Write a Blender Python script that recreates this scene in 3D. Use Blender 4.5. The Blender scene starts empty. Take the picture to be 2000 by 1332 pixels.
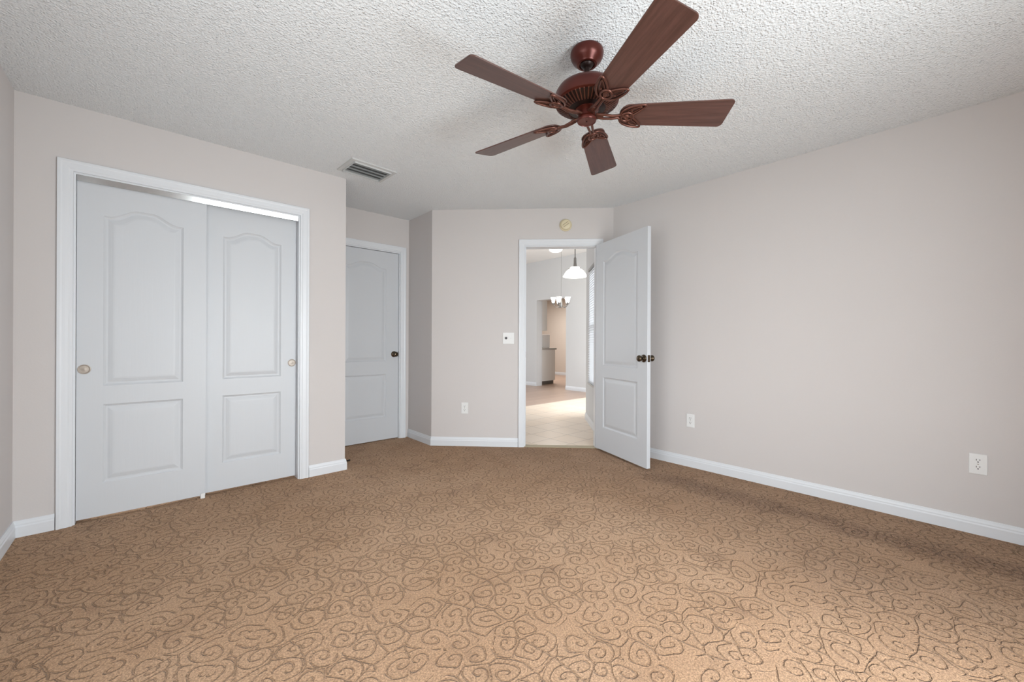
import bpy, bmesh, math, random
from mathutils import Vector, Matrix
PI = math.pi
C = bpy.context.scene.collection
SC = bpy.context.scene

# ------------------------------------------------------------------ room constants (metres)
XL, YC, XE, XR, YD, XRET, SS, H = -0.549, 3.445, 1.225, 3.492, 4.156, 2.177, 5.831, 2.44
YR = -1.15                 # wall with the big window, behind the camera
EYE = 1.084
HG = 3.0                   # ceiling height beyond the entry door
R2 = math.sqrt(0.5)

# ------------------------------------------------------------------ camera
yaw, pitch, roll = 0.8364, 0.0002, 0.0042
fw = Vector((math.cos(yaw)*math.cos(pitch), math.sin(yaw)*math.cos(pitch), math.sin(pitch)))
rt = Vector((math.sin(yaw), -math.cos(yaw), 0)); up = rt.cross(fw)
rt, up = rt*math.cos(roll)+up*math.sin(roll), -rt*math.sin(roll)+up*math.cos(roll)
cam = bpy.data.objects.new('camera', bpy.data.cameras.new('camera')); C.objects.link(cam)
cam.data.sensor_width = 36; cam.data.lens = 785.5/2000*36; cam.data.clip_start = 0.02
cam.matrix_world = Matrix(((rt.x, up.x, -fw.x, 0), (rt.y, up.y, -fw.y, 0), (rt.z, up.z, -fw.z, EYE), (0, 0, 0, 1)))
SC.camera = cam

# ------------------------------------------------------------------ world, daylight, exposure
w = bpy.data.worlds.new('sky'); SC.world = w; w.use_nodes = True
w.node_tree.nodes['Background'].inputs[0].default_value = (0.93, 0.97, 1.0, 1)
w.node_tree.nodes['Background'].inputs[1].default_value = 4.0
vs = SC.view_settings
vs.view_transform = 'Standard'; vs.look = 'None'; vs.exposure = 0.25; vs.gamma = 1.0; vs.use_curve_mapping = False

def area(name, loc, direction, sx, sy, power, col=(1, 1, 1)):
    l = bpy.data.lights.new(name, 'AREA'); l.shape = 'RECTANGLE'; l.size = sx; l.size_y = sy; l.energy = power; l.color = col
    o = bpy.data.objects.new(name, l); C.objects.link(o); o.location = loc
    o.rotation_euler = Vector(direction).to_track_quat('-Z', 'Y').to_euler()
    return o
# daylight entering the glazed opening in the wall behind the camera, and the bounce off the bright patio outside it
area('daylight_window', (1.27, YR+0.22, 0.98), (-0.26, 1, 0.0), 1.3, 1.5, 64, (0.90, 0.965, 1.0))
area('fill_left', (XL+0.03, 1.0, 1.10), (1, 0.0, 0.0), 1.6, 1.2, 14, (0.90, 0.965, 1.0))  # added fill to even out the room; its left window is made up
area('daylight_patio_bounce', (1.27, YR+0.12, 0.24), (-0.2, 0.85, 0.52), 1.3, 0.26, 3.5, (0.95, 0.98, 1.0))
# added fill lamps: in an unseen nook opening, and before the solid great-room wall
area('fill_nook', (5.75, 3.55, 1.3), (-0.1, 1, 0.0), 1.8, 1.7, 25, (0.93, 0.97, 1.0))
area('fill_great_room', (3.2, 8.9, 1.4), (0.35, -1, 0), 2.4, 2.0, 104, (0.93, 0.97, 1.0))

# ------------------------------------------------------------------ material helpers
class NT:
    def __init__(self, name):
        self.m = bpy.data.materials.new(name); self.m.use_nodes = True
        self.t = self.m.node_tree; self.b = self.t.nodes['Principled BSDF']
    def n(self, typ, **kw):
        nd = self.t.nodes.new(typ)
        for k, v in kw.items(): setattr(nd, k, v)
        return nd
    def put(self, sock, v):
        if hasattr(v, 'is_linked') or isinstance(v, bpy.types.NodeSocket): self.t.links.new(v, sock)
        else: sock.default_value = v
    def math(self, op, a, b=None, c=None, clamp=False):
        nd = self.n('ShaderNodeMath', operation=op, use_clamp=clamp)
        self.put(nd.inputs[0], a)
        if b is not None: self.put(nd.inputs[1], b)
        if c is not None: self.put(nd.inputs[2], c)
        return nd.outputs[0]
    def vmath(self, op, a, b=None):
        nd = self.n('ShaderNodeVectorMath', operation=op)
        self.put(nd.inputs[0], a)
        if b is not None: self.put(nd.inputs[1], b)
        return nd
    def ramp(self, v, a, b, x=0.0, y=1.0, smooth=True):
        nd = self.n('ShaderNodeMapRange', interpolation_type='SMOOTHSTEP' if smooth else 'LINEAR')
        for i, q in enumerate((v, a, b, x, y)): self.put(nd.inputs[i], q)
        return nd.outputs[0]
    def noise(self, vec, scale, detail=2.0, rough=0.5, dims='3D'):
        nd = self.n('ShaderNodeTexNoise', noise_dimensions=dims)
        self.put(nd.inputs['Vector'], vec); nd.inputs['Scale'].default_value = scale
        nd.inputs['Detail'].default_value = detail; nd.inputs['Roughness'].default_value = rough
        return nd
    def mix(self, f, a, b, blend='MIX'):
        nd = self.n('ShaderNodeMix', data_type='RGBA', blend_type=blend)
        self.put(nd.inputs[0], f); self.put(nd.inputs[6], a); self.put(nd.inputs[7], b)
        return nd.outputs[2]
    def bump(self, h, strength=1.0, dist=1.0):
        nd = self.n('ShaderNodeBump'); nd.inputs['Strength'].default_value = strength; nd.inputs['Distance'].default_value = dist
        self.put(nd.inputs['Height'], h); self.t.links.new(nd.outputs[0], self.b.inputs['Normal'])

def lin(c):
    return tuple(((v/255)/12.92 if v/255 <= .04045 else ((v/255+.055)/1.055)**2.4) for v in c)+(1.0,)

def plain(name, rgb, rough=0.5, metal=0.0, spec=0.5, var=0.03, scale=6.0):
    k = NT(name); tc = k.n('ShaderNodeTexCoord').outputs['Object']
    c = lin(rgb); n = k.noise(tc, scale).outputs['Fac']
    col = k.mix(n, tuple(v*(1-var) for v in c[:3])+(1,), tuple(min(1, v*(1+var)) for v in c[:3])+(1,))
    k.put(k.b.inputs['Base Color'], col)
    k.b.inputs['Roughness'].default_value = rough; k.b.inputs['Metallic'].default_value = metal
    k.b.inputs['Specular IOR Level'].default_value = spec
    return k.m

def glow(name, rgb, strength):
    k = NT(name); k.put(k.b.inputs['Base Color'], lin(rgb))
    k.put(k.b.inputs['Emission Color'], lin(rgb)); k.b.inputs['Emission Strength'].default_value = strength
    k.b.inputs['Roughness'].default_value = 0.3
    return k.m

def wall_paint(name, rgb):
    k = NT(name); pos = k.n('ShaderNodeNewGeometry').outputs['Position']
    n = k.noise(pos, 1.3).outputs['Fac']; c = lin(rgb)
    k.put(k.b.inputs['Base Color'], k.mix(n, tuple(v*.985 for v in c[:3])+(1,), tuple(v*1.015 for v in c[:3])+(1,)))
    k.b.inputs['Roughness'].default_value = 0.75; k.b.inputs['Specular IOR Level'].default_value = 0.25
    k.bump(k.noise(pos, 120, 2).outputs['Fac'], 0.12, 0.002)
    return k.m

def popcorn(name, rgb):
    k = NT(name); pos = k.n('ShaderNodeNewGeometry').outputs['Position']
    v = k.n('ShaderNodeTexVoronoi', feature='F1'); k.put(v.inputs['Vector'], pos); v.inputs['Scale'].default_value = 102
    cc = k.n('ShaderNodeSeparateColor'); k.put(cc.inputs[0], v.outputs['Color'])
    blob = k.math('MULTIPLY', k.ramp(v.outputs['Distance'], 0.62, 0.05), k.ramp(cc.outputs[0], 0.15, 0.8))
    h = k.math('ADD', blob, k.math('MULTIPLY', k.ramp(k.noise(pos, 84, 2, 0.55).outputs['Fac'], 0.35, 0.65), 0.55))
    k.put(k.b.inputs['Base Color'], lin(rgb))
    k.b.inputs['Roughness'].default_value = 0.9; k.b.inputs['Specular IOR Level'].default_value = 0.1
    k.bump(h, 0.72, 0.0055)
    return k.m

def carpet(name):
    k = NT(name); pos = k.n('ShaderNodeNewGeometry').outputs['Position']
    sp = k.n('ShaderNodeSeparateXYZ'); k.put(sp.inputs[0], pos); X, Y = sp.outputs[0], sp.outputs[1]
    wob = k.vmath('SUBTRACT', k.noise(pos, 7.5, 1).outputs['Color'], (0.5, 0.5, 0.5)).outputs[0]
    p = k.vmath('ADD', pos, k.vmath('MULTIPLY', wob, (0.07, 0.07, 0.0)).outputs[0]).outputs[0]
    def scrolls(scale, pitch, rmax, width, off):
        pv = k.vmath('ADD', p, off).outputs[0]
        v = k.n('ShaderNodeTexVoronoi', voronoi_dimensions='2D', feature='F1'); k.put(v.inputs['Vector'], pv)
        v.inputs['Scale'].default_value = scale; v.inputs['Randomness'].default_value = 0.95
        d = k.vmath('SUBTRACT', pv, v.outputs['Position']).outputs[0]
        s = k.n('ShaderNodeSeparateXYZ'); k.put(s.inputs[0], d)
        r = k.math('SQRT', k.math('ADD', k.math('MULTIPLY', s.outputs[0], s.outputs[0]), k.math('MULTIPLY', s.outputs[1], s.outputs[1])))
        th = k.math('ARCTAN2', s.outputs[1], s.outputs[0])
        cc = k.n('ShaderNodeSeparateColor'); k.put(cc.inputs[0], v.outputs['Color'])
        hand = k.math('SIGN', k.math('SUBTRACT', cc.outputs[0], 0.5))
        ph = k.math('ADD', k.math('ADD', k.math('MULTIPLY', k.math('MULTIPLY', hand, th), 1/(2*PI)), k.math('DIVIDE', r, pitch)), cc.outputs[1])
        tri = k.math('ABSOLUTE', k.math('SUBTRACT', k.math('FRACT', ph), 0.5))
        dist = k.math('MULTIPLY', k.math('SUBTRACT', 0.5, tri), pitch)
        line = k.ramp(dist, width, width*0.25)
        rm = k.math('ADD', rmax, k.math('MULTIPLY', cc.outputs[2], rmax*0.5))
        line = k.math('MULTIPLY', line, k.ramp(k.math('SUBTRACT', r, rm), 0.012, 0.0))
        e = k.n('ShaderNodeTexVoronoi', voronoi_dimensions='2D', feature='DISTANCE_TO_EDGE'); k.put(e.inputs['Vector'], pv)
        e.inputs['Scale'].default_value = scale; e.inputs['Randomness'].default_value = 0.95
        edge = k.ramp(k.math('DIVIDE', e.outputs['Distance'], scale), width, width*0.2)
        edge = k.math('MULTIPLY', edge, k.ramp(k.noise(pv, 5.5, 0).outputs['Fac'], 0.46, 0.50))
        line = k.math('MULTIPLY', line, k.ramp(k.math('DIVIDE', e.outputs['Distance'], scale), 0.0025, 0.006))
        return k.math('MAXIMUM', line, edge)
    g = scrolls(9.8, 0.033, 0.052, 0.0050, (0.0, 0.0, 0.0))
    g = k.math('MULTIPLY', g, k.ramp(k.noise(pos, 85, 2, 0.6).outputs['Fac'], 0.32, 0.55, 0.25, 1.0))
    fib = k.noise(pos, 330, 3, 0.7).outputs['Fac']
    fib2 = k.noise(pos, 110, 2, 0.6).outputs['Fac']
    big = k.noise(pos, 1.1, 3, 0.6).outputs['Fac']
    mid = k.noise(pos, 4.0, 3, 0.6).outputs['Fac']
    base = k.mix(k.ramp(big, 0.3, 0.7), lin((207, 166, 130)), lin((219, 180, 146)))
    base = k.mix(k.ramp(fib, 0.30, 0.70), k.mix(1.0, base, (0.80, 0.80, 0.80, 1), 'MULTIPLY'), base)
    tuft = k.noise(pos, 150, 3, 0.75).outputs['Fac']
    base = k.mix(k.ramp(tuft, 0.36, 0.64), k.mix(1.0, base, (0.60, 0.58, 0.56, 1), 'MULTIPLY'), k.mix(1.0, base, (1.12, 1.12, 1.12, 1), 'MULTIPLY'))
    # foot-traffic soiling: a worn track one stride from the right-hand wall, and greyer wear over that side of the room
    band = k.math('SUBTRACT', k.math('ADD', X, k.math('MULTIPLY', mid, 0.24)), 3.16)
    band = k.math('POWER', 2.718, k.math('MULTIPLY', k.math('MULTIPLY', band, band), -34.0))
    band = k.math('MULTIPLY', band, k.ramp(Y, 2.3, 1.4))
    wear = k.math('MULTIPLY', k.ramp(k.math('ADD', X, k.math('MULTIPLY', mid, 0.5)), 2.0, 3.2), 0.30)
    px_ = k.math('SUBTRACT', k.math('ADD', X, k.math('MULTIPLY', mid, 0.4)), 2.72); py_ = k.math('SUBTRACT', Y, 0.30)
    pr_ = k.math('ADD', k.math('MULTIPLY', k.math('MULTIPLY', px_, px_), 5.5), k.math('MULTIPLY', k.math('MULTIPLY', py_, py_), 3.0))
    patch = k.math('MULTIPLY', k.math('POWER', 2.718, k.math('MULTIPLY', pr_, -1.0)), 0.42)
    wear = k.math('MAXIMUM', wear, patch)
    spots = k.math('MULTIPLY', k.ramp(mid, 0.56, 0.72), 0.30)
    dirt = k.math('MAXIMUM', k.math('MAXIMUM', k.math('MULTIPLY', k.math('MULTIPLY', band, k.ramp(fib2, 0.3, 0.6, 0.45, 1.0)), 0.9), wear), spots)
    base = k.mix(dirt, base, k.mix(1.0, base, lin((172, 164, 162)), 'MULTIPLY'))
    col = k.mix(k.math('MULTIPLY', g, 0.24), base, k.mix(1.0, base, lin((150, 138, 128)), 'MULTIPLY'))
    k.put(k.b.inputs['Base Color'], col)
    k.b.inputs['Roughness'].default_value = 1.0; k.b.inputs['Specular IOR Level'].default_value = 0.05
    k.b.inputs['Sheen Weight'].default_value = 0.12
    h = k.math('ADD', k.math('MULTIPLY', g, -0.012), k.math('ADD', k.math('MULTIPLY', fib, 0.0045), k.math('MULTIPLY', tuft, 0.006)))
    k.bump(h, 0.9, 1.0)
    return k.m

def tiles(name):
    k = NT(name); pos = k.n('ShaderNodeNewGeometry').outputs['Position']
    q = k.vmath('SUBTRACT', pos, (3.597, 3.02, 0)).outputs[0]
    br = k.n('ShaderNodeTexBrick', offset=0.0, squash=1.0); k.put(br.inputs['Vector'], q)
    br.inputs['Scale'].default_value = 1.0; br.inputs['Mortar Size'].default_value = 0.0045; br.inputs['Mortar Smooth'].default_value = 0.2
    br.inputs['Brick Width'].default_value = 0.293; br.inputs['Row Height'].default_value = 0.293; br.inputs['Bias'].default_value = 0.0
    br.inputs['Color1'].default_value = lin((243, 227, 209)); br.inputs['Color2'].default_value = lin((240, 220, 198)); br.inputs['Mortar'].default_value = lin((196, 180, 162))
    k.put(k.b.inputs['Base Color'], k.mix(k.math('MULTIPLY', k.noise(pos, 9, 3).outputs['Fac'], 0.3), br.outputs['Color'], lin((234, 214, 193))))
    k.b.inputs['Roughness'].default_value = 0.35
    k.bump(br.outputs['Fac'], 0.3, -0.002)
    return k.m

def planks(name):
    k = NT(name); pos = k.n('ShaderNodeNewGeometry').outputs['Position']
    br = k.n('ShaderNodeTexBrick', offset=0.37); k.put(br.inputs['Vector'], pos)
    br.inputs['Scale'].default_value = 1.0; br.inputs['Mortar Size'].default_value = 0.002
    br.inputs['Brick Width'].default_value = 1.1; br.inputs['Row Height'].default_value = 0.13
    br.inputs['Color1'].default_value = lin((184, 156, 138)); br.inputs['Color2'].default_value = lin((170, 142, 124)); br.inputs['Mortar'].default_value = lin((120, 92, 74))
    gv = k.vmath('MULTIPLY', pos, (2.0, 30.0, 1.0)).outputs[0]
    k.put(k.b.inputs['Base Color'], k.mix(k.math('MULTIPLY', k.noise(gv, 1.5, 4).outputs['Fac'], 0.4), br.outputs['Color'], lin((196, 170, 152))))
    k.b.inputs['Roughness'].default_value = 0.32
    return k.m

def grain_paint(name, rgb, amt=0.12):
    k = NT(name); tc = k.n('ShaderNodeTexCoord').outputs['Object']
    gv = k.vmath('MULTIPLY', tc, (60.0, 60.0, 3.0)).outputs[0]
    k.put(k.b.inputs['Base Color'], lin(rgb)); k.b.inputs['Roughness'].default_value = 0.42
    k.bump(k.noise(gv, 1.0, 4, 0.6).outputs['Fac'], amt, 0.003)
    return k.m

def blade_wood(name):
    k = NT(name); tc = k.n('ShaderNodeTexCoord').outputs['Object']
    gv = k.vmath('MULTIPLY', tc, (4.0, 70.0, 4.0)).outputs[0]
    n = k.noise(gv, 1.0, 4, 0.65).outputs['Fac']
    k.put(k.b.inputs['Base Color'], k.mix(k.ramp(n, 0.3, 0.7), lin((74, 50, 44)), lin((92, 63, 56))))
    k.b.inputs['Roughness'].default_value = 0.32
    return k.m

M = {}
M['wall'] = wall_paint('wall_greige', (209, 204, 202))
M['wall_far'] = wall_paint('wall_far_grey', (212, 213, 214))
M['wall_kitchen'] = wall_paint('wall_kitchen_tan', (214, 203, 193))
M['ceiling'] = popcorn('ceiling_popcorn', (231, 234, 236))
M['ceiling_flat'] = wall_paint('ceiling_flat_white', (238, 237, 235))
M['trim'] = plain('trim_white', (223, 226, 230), 0.35, var=0.01)
M['door'] = grain_paint('door_white', (205, 208, 212))
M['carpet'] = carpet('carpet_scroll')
M['tile'] = tiles('floor_tile')
M['wood'] = planks('floor_plank')
M['blade'] = blade_wood('fan_blade_wood')
M['bronze'] = plain('fan_bronze', (84, 34, 26), 0.3, 0.45, var=0.08)
M['bronze_dark'] = plain('fan_dark', (38, 24, 21), 0.4, 0.5)
M['iron'] = plain('fan_iron', (98, 62, 52), 0.32, 0.6, var=0.1)
M['plate'] = plain('plastic_white', (232, 232, 231), 0.35, var=0.01)
M['slot'] = plain('slot_dark', (48, 47, 48), 0.6)
M['toggle_dark'] = plain('toggle_dark', (62, 60, 64), 0.4)
M['cream'] = plain('plastic_cream', (222, 210, 178), 0.4, var=0.02)
M['cream_dark'] = plain('plastic_tan', (178, 164, 136), 0.5)
M['knob'] = plain('knob_bronze', (92, 80, 66), 0.22, 0.9, var=0.15, scale=40)
M['pull'] = plain('pull_nickel', (168, 158, 148), 0.45, 0.6)
M['alu'] = plain('track_aluminium', (186, 187, 187), 0.14, 1.0, var=0.02)
M['vent'] = plain('vent_metal', (206, 207, 206), 0.45, 0.1)
M['vent_slat'] = plain('vent_slat_grey', (176, 178, 177), 0.4, 0.2)
M['vent_dark'] = plain('vent_dark', (84, 86, 86), 0.8)
M['dark'] = plain('shadow_dark', (60, 58, 58), 0.8)
M['nickel'] = plain('brushed_nickel', (150, 148, 146), 0.3, 0.9)
M['shade_glow'] = glow('lamp_glass', (255, 250, 240), 2.2)
M['bulb_glow'] = glow('lamp_bulb', (255, 247, 235), 4.0)
M['cab'] = plain('cabinet_white', (226, 225, 222), 0.4, var=0.01)
M['counter'] = plain('counter_grey', (176, 174, 170), 0.3, var=0.1, scale=60)
M['toe'] = plain('toe_kick', (92, 86, 80), 0.6)
k = NT('blind_white'); k.b.inputs['Base Color'].default_value = lin((240, 240, 240)); k.b.inputs['Roughness'].default_value = 0.6
tl = k.n('ShaderNodeBsdfTranslucent'); tl.inputs[0].default_value = lin((245, 246, 248)); mx = k.n('ShaderNodeMixShader'); mx.inputs[0].default_value = 0.8
k.t.links.new(k.b.outputs[0], mx.inputs[1]); k.t.links.new(tl.outputs[0], mx.inputs[2])
k.t.links.new(mx.outputs[0], [n for n in k.t.nodes if n.type == 'OUTPUT_MATERIAL'][0].inputs[0])
M['blind'] = k.m
M['rubber'] = plain('rubber_dark', (46, 40, 36), 0.7)
k = NT('window_glass')
tr = k.n('ShaderNodeBsdfTransparent'); gl = k.n('ShaderNodeBsdfGlossy'); gl.inputs['Roughness'].default_value = 0.02
fr = k.n('ShaderNodeFresnel'); fr.inputs[0].default_value = 1.45; mx = k.n('ShaderNodeMixShader')
k.t.links.new(fr.outputs[0], mx.inputs[0]); k.t.links.new(tr.outputs[0], mx.inputs[1]); k.t.links.new(gl.outputs[0], mx.inputs[2])
k.t.links.new(mx.outputs[0], [n for n in k.t.nodes if n.type == 'OUTPUT_MATERIAL'][0].inputs[0])
M['glass'] = k.m

# ------------------------------------------------------------------ mesh helpers
def obj(name, bm, mat, parent=None, smooth=False, loc=None, mats=None):
    bmesh.ops.recalc_face_normals(bm, faces=bm.faces)
    me = bpy.data.meshes.new(name); bm.to_mesh(me); bm.free()
    for m_ in (mats or [mat]): me.materials.append(m_)
    if smooth:
        for p_ in me.polygons: p_.use_smooth = True
        if smooth is not True: me.set_sharp_from_angle(angle=math.radians(smooth))
    o = bpy.data.objects.new(name, me); C.objects.link(o)
    if parent: o.parent = parent
    if loc: o.location = loc
    return o
def tag(o, label, cat, group=None, kind=None):
    o['label'] = label; o['category'] = cat
    if group: o['group'] = group
    if kind: o['kind'] = kind
    return o
def thing(name, label, cat, loc=(0, 0, 0), rotz=0.0, group=None, kind=None):
    o = bpy.data.objects.new(name, None); C.objects.link(o); o.empty_display_size = 0.05
    o.location = loc; o.rotation_euler = (0, 0, rotz)
    return tag(o, label, cat, group, kind)
def struct(name, bm, mat, label, cat, parent=None, smooth=False):
    return tag(obj(name, bm, mat, parent, smooth), label, cat, kind='structure')

def box(bm, a, b, mtx=None, bevel=0.0):
    vs_ = [bm.verts.new((x, y, z)) for x in (a[0], b[0]) for y in (a[1], b[1]) for z in (a[2], b[2])]
    fs = [bm.faces.new([vs_[i] for i in f]) for f in ((0, 1, 3, 2), (4, 6, 7, 5), (0, 4, 5, 1), (2, 3, 7, 6), (0, 2, 6, 4), (1, 5, 7, 3))]
    if bevel:
        es = list({e for f in fs for e in f.edges})
        r = bmesh.ops.bevel(bm, geom=es, offset=bevel, segments=2, profile=0.5, affect='EDGES')
        vs_ = list({v for f in r['faces'] for v in f.verts} | {v for v in vs_ if v.is_valid})
    if mtx is not None: bmesh.ops.transform(bm, matrix=mtx, verts=[v for v in vs_ if v.is_valid])
    return vs_
def prism(bm, poly, z0, z1):
    lo = [bm.verts.new((x, y, z0)) for x, y in poly]; hi = [bm.verts.new((x, y, z1)) for x, y in poly]
    n = len(poly); bm.faces.new(lo[::-1]); bm.faces.new(hi)
    for i in range(n): bm.faces.new((lo[i], lo[(i+1) % n], hi[(i+1) % n], hi[i]))
def lathe(bm, prof, seg=40, mtx=None, cap=True):
    rings = []; new = []
    for r, z in prof:
        ring = [bm.verts.new((r*math.cos(2*PI*i/seg), r*math.sin(2*PI*i/seg), z)) for i in range(seg)]
        rings.append(ring); new += ring
    for a, b in zip(rings, rings[1:]):
        for i in range(seg): bm.faces.new((a[i], a[(i+1) % seg], b[(i+1) % seg], b[i]))
    if cap:
        bm.faces.new(rings[0][::-1]); bm.faces.new(rings[-1])
    if mtx is not None: bmesh.ops.transform(bm, matrix=mtx, verts=new)
    return new
def tube(bm, pts, r, seg=10, closed=False):
    pts = [Vector(p) for p in pts]; n = len(pts); rings = []; prev = None
    rr = r if isinstance(r, (list, tuple)) else [r]*n
    for i, p in enumerate(pts):
        a = pts[(i-1) % n] if (closed or i) else p
        b = pts[(i+1) % n] if (closed or i < n-1) else p
        t = (b-a).normalized()
        u = (Vector((0, 0, 1)) if prev is None else prev)
        if abs(u.dot(t)) > 0.95: u = Vector((0, 1, 0))
        u = (u - t*u.dot(t)).normalized(); v = t.cross(u); prev = u
        rings.append([bm.verts.new(p + (u*math.cos(2*PI*j/seg)+v*math.sin(2*PI*j/seg))*rr[i]) for j in range(seg)])
    m = n if closed else n-1
    for i in range(m):
        a, b = rings[i], rings[(i+1) % n]
        for j in range(seg): bm.faces.new((a[j], a[(j+1) % seg], b[(j+1) % seg], b[j]))
    if not closed: bm.faces.new(rings[0][::-1]); bm.faces.new(rings[-1])
def frame_mtx(p, xdir, ndir):
    """local x along the wall, local -y out of the wall towards the viewer, z up"""
    x = Vector((xdir[0], xdir[1], 0)).normalized(); y = -Vector((ndir[0], ndir[1], 0)).normalized()
    return Matrix(((x.x, y.x, 0, p[0]), (x.y, y.y, 0, p[1]), (0, 0, 1, p[2]), (0, 0, 0, 1)))

def wall_bm(p0, p1, out, th, h, openings=()):
    """wall slab whose room face runs p0->p1; 'out' is the unit direction away from the room"""
    bm = bmesh.new(); p0 = Vector(p0); p1 = Vector(p1); L = (p1-p0).length; d = (p1-p0)/L
    m = Matrix(((d.x, out[0], 0, p0.x), (d.y, out[1], 0, p0.y), (0, 0, 1, 0), (0, 0, 0, 1)))
    us = 0.0
    for (u0, u1, z0, z1) in sorted(openings):
        if u0 > us: box(bm, (us, 0, 0), (u0, th, h), m)
        if z0 > 0: box(bm, (u0, 0, 0), (u1, th, z0), m)
        if z1 < h: box(bm, (u0, 0, z1), (u1, th, h), m)
        us = u1
    if us < L: box(bm, (us, 0, 0), (L, th, h), m)
    return bm

def sweep_casing(bm, u0, u1, ztop, prof, mtx, zbot=0.0):
    """U-shaped casing round an opening: prof = (distance outwards from opening, thickness)"""
    rows = []
    for o, t in prof:
        rows.append([bm.verts.new(mtx @ Vector((x, -t, z))) for x, z in ((u0-o, zbot), (u0-o, ztop+o), (u1+o, ztop+o), (u1+o, zbot))])
    for a, b in zip(rows, rows[1:]):
        for i in range(3): bm.faces.new((a[i], a[i+1], b[i+1], b[i]))
    bm.faces.new([r[0] for r in rows]); bm.faces.new([r[3] for r in rows])
CASING = [(0.0, 0.0), (0.0, 0.010), (0.012, 0.0105), (0.018, 0.0135), (0.030, 0.0145), (0.042, 0.015), (0.050, 0.018), (0.061, 0.018), (0.063, 0.016), (0.063, 0.0)]
BASE = [(0.0135, 0.0), (0.0135, 0.056), (0.0105, 0.064), (0.0105, 0.070), (0.007, 0.080), (0.005, 0.090), (0.0, 0.090)]
def baseboard(name, p0, p1, n, label, m0=0.0, m1=0.0, z=0.0):
    """n = direction out of the wall into the room; m0,m1 = how far each end shifts per metre of thickness (mitres)"""
    bm = bmesh.new(); p0 = Vector(p0); p1 = Vector(p1); d = (p1-p0).normalized(); n = Vector(n)
    A = []; B = []
    for t, zz in [(0, 0)]+BASE:
        a = p0 + n*t + d*(t*m0); b = p1 + n*t - d*(t*m1)
        A.append(bm.verts.new((a.x, a.y, zz+z))); B.append(bm.verts.new((b.x, b.y, zz+z)))
    k_ = len(A)
    for i in range(k_): bm.faces.new((A[i], A[(i+1) % k_], B[(i+1) % k_], B[i]))
    bm.faces.new(A[::-1]); bm.faces.new(B)
    return struct(name, bm, M['trim'], label, 'baseboard')

def door_slab(w_, h_, th, panels):
    """moulded slab, x 0..w_, z 0..h_, face at y=0 looking to -y. panels: (x0,x1,z0,z1,rise)"""
    bm = bmesh.new(); NA = 28
    def bmp(t):
        t = min(max(t, 0), 1); s = min(t, 1-t)
        if s < 0.06: return 0.0
        q = min(1.0, (s-0.06)/0.36); return 0.5-0.5*math.cos(PI*q)
    def outline(p, o):
        x0, x1, z0, z1, rise = p; pts = [(x0+o, z0+o), (x1-o, z0+o)]
        nn = NA if rise else 1
        for i in range(nn+1):
            t = 1-i/nn; pts.append((x0+o+(x1-x0-2*o)*t, z1-o+rise*bmp(t)))
        return pts
    def V(x, y, z): return bm.verts.new((x, y, z))
    px0, px1 = panels[0][0], panels[0][1]
    def q(x0, z0, x1, z1, y=0.0): bm.faces.new((V(x0, y, z0), V(x1, y, z0), V(x1, y, z1), V(x0, y, z1)))
    q(0, 0, px0, h_); q(px1, 0, w_, h_)
    ps = sorted(panels, key=lambda p: p[2]); zc = 0
    for i, p in enumerate(ps):
        q(px0, zc, px1, p[2])
        zn = ps[i+1][2] if i+1 < len(ps) else h_
        zc = p[3]
        if p[4] or i == len(ps)-1:
            o = outline(p, 0)[2:]
            for (xa, za), (xb, zb) in zip(o, o[1:]): bm.faces.new((V(xb, 0, zb), V(xa, 0, za), V(xa, 0, h_), V(xb, 0, h_)))
        rings = []
        for off, dep in ((0, 0), (0.004, 0.004), (0.012, 0.0085), (0.020, 0.0085), (0.030, 0.0055), (0.042, 0.0025), (0.050, 0.0018)):
            rings.append([V(x, dep, z) for x, z in outline(p, off)])
        for a, b in zip(rings, rings[1:]):
            for j in range(len(a)): bm.faces.new((a[j], a[(j+1) % len(a)], b[(j+1) % len(a)], b[j]))
        # raised field, in strips
        last = rings[-1]
        if p[4]:
            arch = last[2:]; x0_, x1_ = last[0].co.x, last[1].co.x; zb_ = last[0].co.z
            bot = [V(v.co.x, v.co.y, zb_) for v in arch]
            for j in range(len(arch)-1): bm.faces.new((bot[j+1], bot[j], arch[j], arch[j+1]))
        else: bm.faces.new(last)
    for f in (((0, 0), (0, th)), ((w_, 0), (w_, th))):
        bm.faces.new([V(f[0][0], 0, 0), V(f[0][0], th, 0), V(f[0][0], th, h_), V(f[0][0], 0, h_)])
    bm.faces.new([V(0, 0, 0), V(w_, 0, 0), V(w_, th, 0), V(0, th, 0)])
    bm.faces.new([V(0, 0, h_), V(w_, 0, h_), V(w_, th, h_), V(0, th, h_)])
    bm.faces.new([V(0, th, 0), V(w_, th, 0), V(w_, th, h_), V(0, th, h_)])
    bmesh.ops.remove_doubles(bm, verts=bm.verts, dist=1e-5)
    return bm
ROT_OUT = Matrix.Rotation(PI/2, 4, 'X')     # lathe axis z -> -y (out of the wall)

# ================================================================== STRUCTURE: bedroom shell
T = 0.11
DIR_D = Vector((R2, -R2)); N_D = Vector((-R2, -R2))          # entry (diagonal) wall: direction and room-side normal
PD0 = Vector((XRET, SS-XRET)); PD1 = Vector((XR, SS-XR))     # its two ends
LD = (PD1-PD0).length
OP0 = (Vector((2.857, SS-2.857))-PD0).length; OPW = 0.735     # entry opening along it
CL0, CL1, CLT = -0.332, 0.880, 2.062                          # closet opening
D20, D21, D2T = 1.313, 2.078, 2.064                           # recess door opening

# ground outside the windows
kg = plain('ground_concrete', (112, 113, 104), 0.9)
bm = bmesh.new(); box(bm, (-25, -25, -.40), (30, 25, -.20)); struct('ground', bm, kg, 'grey green ground outside the windows', 'ground')
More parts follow.
